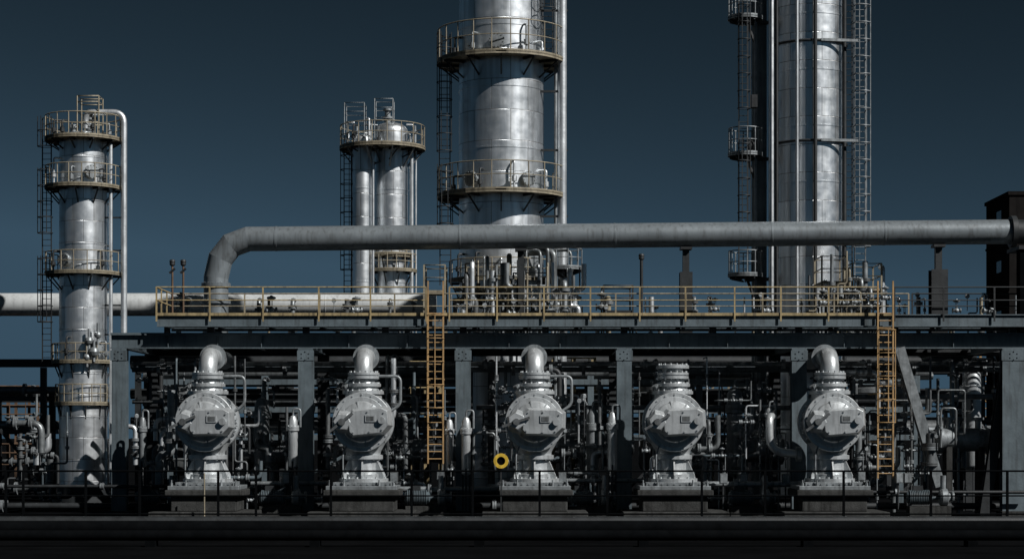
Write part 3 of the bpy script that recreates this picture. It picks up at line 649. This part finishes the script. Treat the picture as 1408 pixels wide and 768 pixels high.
def vessel(px_, y, pt, pb, r, m, lab):
    x = X(px_, y); zt_ = Z(pt, y); zb_ = Z(pb, y); t = thing('filter_vessel', lab, 'vessel', (x, y, 0)); h = zt_-zb_
    MB().lathe((x, y, zb_), (0,0,1), [(0, -r*.5), (r*.6, -r*.4), (r*.93, -r*.15), (r, 0), (r, h*.68), (r*1.3, h*.69), (r*1.3, h*.73), (r*1.2, h*.735), (r*1.3, h*.74), (r*1.3, h*.78), (r, h*.79), (r*.95, h*.9), (r*.6, h*.97), (0, h)], 24).bolts((x, y, zb_+h*.78), (0,0,1), r*1.18, 10, .02, .04).build('body', m, t)
    MB().tube(fillet([(x, y, zt_-.05), (x, y, zt_+.25), (x+r*1.6, y, zt_+.25), (x+r*1.6, y, zt_-.5)], .12, 4), .04, 8).build('vent_pipe', 'galv', t)
    for a in range(3):
        an = a*2*PI/3+.5; MB().beam((x+r*.85*math.cos(an), y+r*.85*math.sin(an), 0.0), (x+r*.85*math.cos(an), y+r*.85*math.sin(an), zb_+.2), .07, .07, (0,1,0)).build('leg', 'dark', t)
for px_, y, pt, pb, r, m, lab in ((196, .3, 572, 640, .15, 'galv', 'slim silver filter vessel beside the first steel post'), (403, .2, 570, 640, .19, 'pump', 'slim silver filter vessel in front of the second steel post'), (618, .9, 575, 645, .16, 'pump', 'slim silver filter vessel just right of the left orange ladder'), (641, .1, 572, 650, .19, 'pump', 'slim silver filter vessel in front of the third steel post'), (842, .1, 565, 645, .19, 'pump', 'slim silver filter vessel in front of the fourth steel post'), (1058, .6, 560, 600, .16, 'pump', 'short silver filter vessel left of the rightmost pump'),
        (815, 2.2, 560, 660, .25, 'galv', 'stout grey filter vessel right of the middle pump'), (360, 5, 545, 640, .33, 'galv', 'wide grey vessel right of the leftmost pump'), (1010, 6, 530, 650, .35, 'galv', 'wide grey vessel right of the capped pump')):
    vessel(px_, y, pt, pb, r, m, lab)
def exch(px_, y, pz, L_, r, lab, m='pump2'):
    x = X(px_, y); z = Z(pz, y); t = thing('heat_exchanger', lab, 'heat exchanger', (x, y, 0))
    MB().lathe((x, y, z), (1,0,0), [(0, -L_/2-.35), (r*.7, -L_/2-.25), (r, -L_/2), (r*1.2, -L_/2), (r*1.2, -L_/2+.2), (r, -L_/2+.2), (r, L_/2-.2), (r*1.2, L_/2-.2), (r*1.2, L_/2), (r, L_/2), (r*.7, L_/2+.25), (0, L_/2+.35)], 28).build('shell', m, t)
    for s in (-.3, .3):
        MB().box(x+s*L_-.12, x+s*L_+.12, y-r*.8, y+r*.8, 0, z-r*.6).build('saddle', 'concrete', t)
        MB().lathe((x+s*L_*.9, y, z+r*.9), (0,0,1), [(.14, 0), (.14, .4), (.24, .4), (.24, .5), (0, .5)], 14).build('nozzle', 'galv', t)
exch(370, 7, 622, 3.0, .5, 'grey horizontal drum low behind the leftmost pump', 'galv'); exch(590, 8, 618, 3.2, .5, 'grey horizontal drum low behind the left orange ladder', 'galv')
exch(820, 7, 612, 2.8, .55, 'grey horizontal drum low between the middle pump and the capped pump', 'galv'); exch(1030, 7.5, 618, 3.0, .55, 'grey horizontal drum low left of the rightmost pump', 'galv')
exch(1325, 3.0, 604, 2.3, .5, 'grey horizontal drum at the far right beneath the walkway', 'galv')
def motor(px_, y, lab):
    x = X(px_, y); t = thing('small_pump', lab, 'small pump', (x, y, 0)); z = .85
    pr = [(0, -.55), (.2, -.55), (.24, -.5)]
    for i in range(12): pr += [(.24, -.45+i*.07), (.31, -.445+i*.07), (.31, -.415+i*.07), (.24, -.41+i*.07)]
    pr += [(.24, .45), (.1, .5), (.08, .8)]
    MB().lathe((x, y, z), (1,0,0), pr, 20).build('motor', 'steel', t)
    MB().lathe((x+.8, y, z), (1,0,0), [(.1, 0), (.3, 0), (.36, .08), (.36, .3), (.2, .36), (.14, .5), (.25, .5), (.25, .58), (0, .58)], 20).cyl((x+.95, y, z+.2), (x+.95, y, z+.9), .12, n=12).build('casing', 'galv', t)
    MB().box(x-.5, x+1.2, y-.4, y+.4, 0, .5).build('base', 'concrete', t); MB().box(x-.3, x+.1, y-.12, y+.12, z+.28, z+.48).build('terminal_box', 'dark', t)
for px_, y, lab in ((375, .2, 'small motor pump on the ground right of the leftmost pump'), (575, .3, 'small motor pump on the ground right of the second pump'), (800, .2, 'small motor pump on the ground right of the middle pump'), (1020, .2, 'small motor pump on the ground right of the capped pump'), (1265, .3, 'small motor pump at the foot of the slanting brace'), (205, .5, 'small motor pump beside the first steel post')): motor(px_, y, lab)
def header(pa, pb, pz, y, r, m, lab, sup=True):
    t = thing('header_pipe', lab, 'pipe', (X(pa, y), y, Z(pz, y))); z = Z(pz, y)
    MB().tube([(X(pa, y), y, z), (X(pb, y), y, z)], r, 14).build('pipe_run', m, t)
    x = X(pa, y)+1.3
    while x < X(pb, y)-.3:
        MB().lathe((x, y, z), (1,0,0), [(r, -.08), (r*1.6+.03, -.08), (r*1.6+.03, -.01), (r*1.3, 0), (r*1.6+.03, .01), (r*1.6+.03, .08), (r, .08)], 16).build('flange', 'galv', t); x += random.uniform(3, 6)
    return t
header(345, 448, 664, .6, .09, 'tube', 'low horizontal pipe between the leftmost pump and the second pump')
header(548, 690, 672, .6, .12, 'galv', 'low horizontal pipe between the second pump and the middle pump')
header(772, 890, 660, .6, .09, 'tube', 'low horizontal pipe between the middle pump and the capped pump')
header(968, 1100, 665, .5, .12, 'galv', 'low horizontal pipe between the capped pump and the rightmost pump')
header(1190, 1420, 676, .8, .07, 'dark', 'low horizontal pipe right of the rightmost pump')
header(-40, 232, 668, .9, .07, 'dark', 'low horizontal pipe left of the leftmost pump')
header(-40, 1450, 695, 2.6, .14, 'dark', 'long ground-level pipe running behind all five plinths', False)
header(182, 620, 552, 6, .09, 'tube', 'chest-high pipe behind the first and second pumps'); header(655, 1090, 560, 6.5, .11, 'tube', 'chest-high pipe behind the middle and capped pumps')
header(1112, 1450, 545, 5.2, .12, 'tube', 'horizontal pipe behind the rightmost pump and right ladder')
header(182, 1450, 500, 4.2, .11, 'tube', 'horizontal pipe hung just under the frame, nearer of two'); header(182, 1450, 506, 6.5, .18, 'steel', 'horizontal pipe hung just under the frame, farther of two')
y = -.6; t = thing('curved_pipe', 'smooth J-shaped grey pipe left of the rightmost pump', 'pipe', (X(1060, y), y, 0))
MB().tube(fillet([(X(1066, y), y+.8, Z(572, y)), (X(1058, y), y, Z(572, y)), (X(1058, y), y, Z(620, y)), (X(1102, y), y, Z(624, y))], .7, 8), .16, 16).build('pipe_run', 'pump', t)
MB().lathe((X(1098, y), y, Z(624, y)), (1,0,0), [(.16, -.1), (.3, -.1), (.3, .1), (.16, .1)], 16).build('flange', 'galv', t)
y = -2.5; t = thing('yellow_guard', 'small yellow and black wheel guard low beside the middle pump', 'guard', (X(689, y), y, 0))
q = Vector((X(689, y), y, Z(633, y)))
MB().lathe(q, (0,-1,0), [(.17, 0), (.3, 0), (.3, .14), (.17, .14), (.17, 0)], 24).build('rim', mat('bright_yellow', (.6, .4, .04), 0, .5, .2, 3, .4), t); MB().lathe(q, (0,-1,0), [(.16, .05), (0, .07)], 20).build('disc', 'black', t)
MB().beam(q-Vector((0,-.05,.3)), (q.x, q.y+.05, 0.36), .06, .06, (0,1,0)).build('stand', 'dark', t)
y = -3.2; t = thing('marker_pole', 'thin pale pole standing in front of the leftmost pump plinth', 'pole', (X(281, y), y, 0))
MB().tube([(X(281, y), y, 0), (X(281, y), y, Z(650, y))], .03, 8).build('pole', 'tan', t); MB().cyl((X(281, y), y, 0), (X(281, y), y, .06), .16, n=14).build('foot', 'dark', t)
# ------------------------------------------------------------------ rear pipe racks
def rack(name, label, pa, pb, Y0, Y1, tiers, m='steel', step=5.0):
    t = thing(name, label, 'pipe rack', (X(pa, Y0), Y0, 0)); x = X(pa, Y0); xe_ = X(pb, Y0); zt_ = max(tiers)
    n = max(1, round((xe_-x)/step))
    for i in range(n+1):
        xx = x+(xe_-x)*i/n
        for yy in (Y0, Y1): MB().ibeam((xx, yy, 0), (xx, yy, zt_+.2), .3, .3, .03, (0,1,0)).build('post', m, t)
        for z in tiers: MB().beam((xx, Y0+.15, z-.05), (xx, Y1-.15, z-.05), .16, .3).build('cross_beam', m, t)
    for z in tiers:
        for yy in (Y0, Y1): MB().beam((x, yy-.17 if yy == Y0 else yy+.17, z-.1), (xe_, yy-.17 if yy == Y0 else yy+.17, z-.1), .1, .26).build('side_beam', m, t)
    for i in range(n):
        if i % 2: MB().beam((x+(xe_-x)*i/n+.2, Y0, .4), (x+(xe_-x)*(i+1)/n-.2, Y0, tiers[0]-.3), .14, .14).build('diagonal_brace', m, t)
    return t
T1 = [Z(598, 15), Z(560, 15), Z(522, 15)]
rack('pipe_rack', 'long dark pipe rack of three tiers directly behind the pumps', 215, 1260, 15, 19, T1)
tn = ['lowest', 'middle', 'top']; yn = ['front', 'second', 'third', 'rear']
for i, z in enumerate(T1):
    for j in range(4):
        y = 15.6+j*.95; r = random.choice((.12, .16, .2, .26, .3)); t = thing('rack_pipe', '%s pipe on the %s tier of the rack behind the pumps' % (yn[j], tn[i]), 'pipe', (X(210, y), y, z+.1+r))
        MB().tube([(X(195+random.uniform(0, 20), y), y, z+.1+r), (X(1250+random.uniform(0, 50), y), y, z+.1+r)], r, 12).build('pipe_run', random.choice(('galv', 'tube', 'pump2', 'dark')), t)
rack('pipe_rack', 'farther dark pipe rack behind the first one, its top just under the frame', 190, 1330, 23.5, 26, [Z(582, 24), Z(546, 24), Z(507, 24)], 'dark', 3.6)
for k_, (pz, y, r) in enumerate(((578, 24.2, .2), (541, 24.4, .28), (502, 24.2, .2), (497, 25.4, .34))):
    t = thing('rack_pipe', '%s pipe on the farther rack, counting from its lowest' % ORD[k_], 'pipe', (X(185, y), y, Z(pz, y))); MB().tube([(X(180, y), y, Z(pz, y)), (X(1330, y), y, Z(pz, y))], r, 12).build('pipe_run', 'dark' if k_ % 2 else 'pump2', t)
rack('pipe_rack', 'low dark pipe rack at the far left edge', -120, 72, 22.8, 26, [Z(590, 22), Z(545, 22)], 'dark', 4)
rack('pipe_rack', 'dark pipe rack far away at the right edge', 1350, 1600, 24, 29, [Z(585, 24), Z(540, 24), Z(505, 24)], 'dark', 4)
for k_, (pa, pb, pz, y, r, lab) in enumerate(((-120, 150, 536, 23.3, .2, 'front pipe on the upper tier of the far left rack'), (-120, 150, 541, 24.6, .28, 'rear pipe on the upper tier of the far left rack'), (-120, 110, 584, 23.3, .24, 'pale pipe on the lower tier of the far left rack'), (1336, 1600, 578, 25, .22, 'pipe on the lowest tier of the far right rack'), (1336, 1600, 534, 26, .25, 'pipe on the middle tier of the far right rack'), (1336, 1600, 498, 25, .2, 'pipe on the top tier of the far right rack'))):
    header(pa, pb, pz, y, r, 'tube', lab)
t = thing('tie_beam', 'dark horizontal girder reaching from the left edge to the slim left column', 'beam', (X(0, 22), 22, Z(499, 22)))
MB().ibeam((X(-100, 22), 22, Z(499, 22)), (X(175, 22), 22, Z(499, 22)), .3, .42, .04).build('girder', 'dark', t)
for px_ in (-60, 60): MB().beam((X(px_, 22), 22, 0), (X(px_, 22), 22, Z(505, 22)), .3, .3, (0,1,0)).build('post', 'dark', t)
for a, b in ((3, 60), (45, 82)): MB().beam((X(a, 22), 21.6, Z(590, 22)), (X(b, 22), 21.6, Z(660, 22)), .16, .16).build('diagonal_brace', 'dark', t)
def scaffold(px_, pw, ptop, y, m, lab, levels=4):
    t = thing('access_tower', lab, 'access tower', (X(px_, y), y, 0)); xa_ = X(px_-pw/2, y); xb_ = X(px_+pw/2, y); zt_ = Z(ptop, y); d = 3
    for xx in (xa_, (xa_+xb_)/2, xb_):
        for yy in (y, y+d): MB().beam((xx, yy, 0), (xx, yy, zt_+1.1), .14, .14, (0,1,0)).build('post', m, t)
    for i in range(levels):
        z = zt_-i*(zt_-.8)/levels
        MB().box(xa_-.1, xb_+.1, y-.1, y+d+.1, z-.12, z).build('floor_deck', m, t)
        rl = MB()
        for h in (.55, 1.05): rl.tube([(xa_, y-.12, z+h), (xb_, y-.12, z+h)], .04, 5)
        x = xa_
        while x < xb_: rl.cyl((x, y-.12, z), (x, y-.12, z+1.05), .03, n=5); x += .9
        rl.build('railing', m, t)
    return t
scaffold(790, 56, 520, 21, 'yellow', 'pale yellow railed access tower seen through the frame right of the middle pump'); scaffold(585, 40, 525, 20.6, 'yellow', 'pale yellow railed access tower seen behind the left orange ladder')
scaffold(1365, 60, 512, 34, 'orange', 'rust-orange railed access tower at the far right beneath the walkway'); scaffold(1050, 50, 530, 28, 'galv', 'grey railed access tower seen between the capped pump and rightmost pump')
scaffold(385, 60, 525, 28, 'galv', 'grey railed access tower seen right of the leftmost pump'); scaffold(22, 60, 556, 30, 'rust', 'rusty railed access tower at the far left edge')
scaffold(470, 50, 515, 29, 'tan', 'tan railed access tower seen left of the second pump'); scaffold(690, 40, 530, 31, 'galv', 'grey railed access tower seen left of the middle pump'); scaffold(980, 60, 518, 32, 'tan', 'tan railed access tower seen right of the capped pump')
for px_, y, r, pt, m, lab in ((1336, 8, .42, 500, 'pump', 'pale vertical vessel at the far right below the walkway'), (500, 33, 1.2, 470, 'galv', 'grey vertical drum behind the second pump, far back'), (905, 21.4, 1.0, 512, 'pump2', 'grey vertical drum behind the capped pump, far back'), (1190, 20.8, .9, 505, 'pump2', 'grey vertical drum behind the right orange ladder, far back'), (250, 21.4, 1.0, 515, 'pump2', 'grey vertical drum behind the leftmost pump, far back')):
    vessel(px_, y, pt, 640, r, m, lab)
# tower block top right
Y = 22; t = thing('tower_block', 'near-black concrete tower block at the right edge behind the thick overhead pipe', 'building', (X(1400, Y), Y, 0)); x0_ = X(1388, Y); x1_ = X(1520, Y)
MB().box(x0_, x1_, Y, Y+5, 0, Z(268, Y)).build('wall', 'brown', t); MB().box(x0_-.08, x1_+.12, Y-.08, Y+5.1, Z(268, Y), Z(263, Y)).build('parapet', 'brown', t)
for pz in (330, 400, 470): MB().box(x0_-.05, x1_, Y-.05, Y+5.02, Z(pz+3, Y), Z(pz, Y)).build('string_course', 'brown', t)
for i in range(3):
    MB().box(x0_-.03, x0_+.03, Y+1.6, Y+2.6, Z(300+i*70, Y), Z(284+i*70, Y)).build('window', 'glass', t)
Y = 4.2; t = thing('end_support', 'tall dark box column at the right edge holding the overhead pipe end', 'post', (X(1402, Y), Y, 7.7)); MB().box(X(1396, Y), X(1425, Y), Y-.8, Y-.2, 7.71, Z(345, Y)).build('box_column', 'black', t); MB().box(X(1394, Y), X(1430, Y), Y-.9, Y+1.2, Z(345, Y), Z(340, Y)).build('cap_plate', 'dark', t)
# ------------------------------------------------------------------ equipment on top of the frame
def deck_cluster(pa, pb, ptop, n, where, y0=4.8, y1=8.5):
    for i in range(n):
        px_ = pa+(pb-pa)*(i+random.random())/n; y = random.uniform(y0, y1)
        riser(px_, y, 7.72, Z(random.uniform(ptop, 410), y), random.choice((.035, .045, .06, .08, .1, .12)), random.choice(('tube', 'pump2', 'galv', 'galv', 'tan', 'pipe')), jog=random.choice((0, .4, -.4)), back=random.choice((0, .6)), valves=1, where=where)
        if i % 3 == 0: prop('control', X(px_+5, y), y-.4, random.uniform(8.6, 9.4), random.uniform(.3, .45), (0, 0, random.choice((0, .4))), where)
        if i % 4 == 1: prop('gauge', X(px_-4, y), y-.4, random.uniform(9.0, 9.6), .8, (0, 0, .2), where)
deck_cluster(625, 800, 350, 36, 'on the deck at the foot of the centre column'); deck_cluster(1125, 1215, 345, 26, 'on the deck right of the tall right column'); deck_cluster(800, 1120, 408, 12, 'on the deck between the tallest columns')
deck_cluster(225, 600, 412, 9, 'on the deck left of the left orange ladder'); deck_cluster(1235, 1400, 404, 9, 'on the deck right of the right orange ladder')
def cage(pa, pb, ptop, y, lab, m='tan'):
    t = thing('service_platform', lab, 'platform', (X(pa, y), y, 7.7)); xa_ = X(pa, y); xb_ = X(pb, y); z = Z(ptop, y)-1.1; d = 2
    for xx in (xa_, xb_):
        for yy in (y, y+d): MB().beam((xx, yy, 7.72), (xx, yy, z+1.1), .07, .07, (0,1,0)).build('post', m, t)
    if z > 8.2: MB().box(xa_, xb_, y, y+d, z-.1, z).build('floor_deck', m, t)
    rl = MB()
    for h in (.55, 1.1): rl.tube([(xa_, y, z+h), (xb_, y, z+h), (xb_, y+d, z+h), (xa_, y+d, z+h)], .03, 5, True)
    rl.build('railing', m, t)
cage(640, 700, 362, 6.2, 'small railed service platform at the left foot of the centre column'); cage(706, 752, 375, 5.9, 'small railed service platform at the right foot of the centre column', 'galv'); cage(1130, 1165, 352, 6.4, 'small railed service platform just right of the tall right column')
cage(1172, 1212, 362, 6.0, 'small railed service platform above the right orange ladder'); cage(583, 612, 364, 5.0, 'small railed cage above the left orange ladder'); cage(830, 870, 392, 6.0, 'low grey railed stand on the deck between the tallest columns', 'dark')
# ------------------------------------------------------------------ foreground guard rail & dark pipes
Y = -7; t = thing('guard_rail', 'long black guard rail across the foreground in front of the pumps', 'railing', (0, Y, .27))
for pz, r in ((647, .035), (681, .028), (706, .028)): MB().tube([(X(-60, Y), Y, Z(pz, Y)), (X(1470, Y), Y, Z(pz, Y))], r, 8).build('rail', 'black', t)
for px_ in (8, 32, 118, 192, 300, 352, 455, 566, 650, 742, 835, 965, 1052, 1160, 1280, 1385): MB().beam((X(px_, Y), Y, .272), (X(px_, Y), Y, Z(646, Y)), .09, .08, (0,1,0)).build('post', 'black', t)
for i, (y, r, m) in enumerate(((-9.5, .12, 'black'), (-11.2, .18, 'dark'), (-13.5, .15, 'black'), (-17, .22, 'black'), (-20.5, .16, 'black'))):
    t = thing('ground_pipe', '%s dark pipe lying along the ground in the foreground, counting from the pumps' % ORD[i], 'pipe', (0, y, .15))
    MB().tube([(-45, y, .18+r), (45, y, .18+r)], r, 12).build('pipe_run', m, t)
    for k_ in range(-6, 7): MB().box(k_*5+i-.15, k_*5+i+.15, y-.3, y+.3, 0, .18).build('sleeper', 'black', t)
# ------------------------------------------------------------------ assign labels of the repeats
groups = {}
for o, ph, px_, cat, where in REG:
    w = ('where', where) if where else ('bay', bay(px_))
    groups.setdefault((ph, w), []).append((px_, o))
for (ph, w), lst in groups.items():
    lst.sort(key=lambda e: e[0])
    for i, (px_, o) in enumerate(lst):
        loc_ = w[1] if w[0] == 'where' else BAY[w[1]]
        short = ph.replace(' with handwheel', '').replace('round-topped ', '').replace('small round ', '').replace('small grey ', '')
        o['label'] = '%s %s from left %s' % (ORD[min(i, len(ORD)-1)], short, loc_)
        o['group'] = {'valve': 'valves among the pipework', 'pipe': 'small pipes among the pipework', 'gauge': 'pressure gauges among the pipework', 'junction box': 'junction boxes among the pipework'}[o['category']]
# ------------------------------------------------------------------ light, sky, camera
SE = 40; AZ = 52
sun = bpy.data.lights.new('sun', 'SUN'); sun.energy = 5.0; sun.angle = math.radians(.5); sun.color = (1, .98, .955)
so = bpy.data.objects.new('sun', sun); C.objects.link(so)
d = Vector((math.sin(math.radians(AZ))*math.cos(math.radians(SE)), -math.cos(math.radians(AZ))*math.cos(math.radians(SE)), math.sin(math.radians(SE))))
so.rotation_euler = d.to_track_quat('Z', 'Y').to_euler(); so.location = (30, -40, 60)
w = bpy.data.worlds.new('World'); bpy.context.scene.world = w; w.use_nodes = True
N = w.node_tree.nodes; L = w.node_tree.links; bg = N['Background']
sk = N.new('ShaderNodeTexSky'); sk.sky_type = 'NISHITA'; sk.sun_disc = False; sk.sun_elevation = math.radians(SE); sk.sun_rotation = math.radians(180-AZ)
sk.air_density = 1.0; sk.dust_density = .2; sk.ozone_density = 2
bw = N.new('ShaderNodeRGBToBW'); L.new(sk.outputs[0], bw.inputs[0])
dv = N.new('ShaderNodeMath'); dv.operation = 'DIVIDE'; dv.inputs[1].default_value = 5.0; L.new(bw.outputs[0], dv.inputs[0])
pw = N.new('ShaderNodeMath'); pw.operation = 'POWER'; pw.inputs[1].default_value = 2.3; L.new(dv.outputs[0], pw.inputs[0])
ml = N.new('ShaderNodeMath'); ml.operation = 'MULTIPLY'; ml.inputs[1].default_value = 6.0; L.new(pw.outputs[0], ml.inputs[0])
mn = N.new('ShaderNodeMath'); mn.operation = 'MINIMUM'; mn.inputs[1].default_value = 10.0; L.new(ml.outputs[0], mn.inputs[0])
tint = N.new('ShaderNodeMixRGB'); tint.blend_type = 'MULTIPLY'; tint.inputs[0].default_value = 1; L.new(mn.outputs[0], tint.inputs[1]); tint.inputs[2].default_value = (.075, .148, .222, 1)
L.new(tint.outputs[0], bg.inputs[0]); bg.inputs[1].default_value = .05
cam = bpy.data.cameras.new('camera'); co = bpy.data.objects.new('camera', cam); C.objects.link(co); co.location = (0, CY, EZ); co.rotation_euler = (PI/2, 0, 0)
cam.sensor_width = 36; cam.lens = 36*F/1408; cam.shift_y = (600-384)/1408; cam.clip_end = 6000; cam.clip_start = .5
bpy.context.scene.camera = co
sc = bpy.context.scene; sc.view_settings.view_transform = 'Standard'; sc.view_settings.look = 'None'; sc.view_settings.exposure = 0
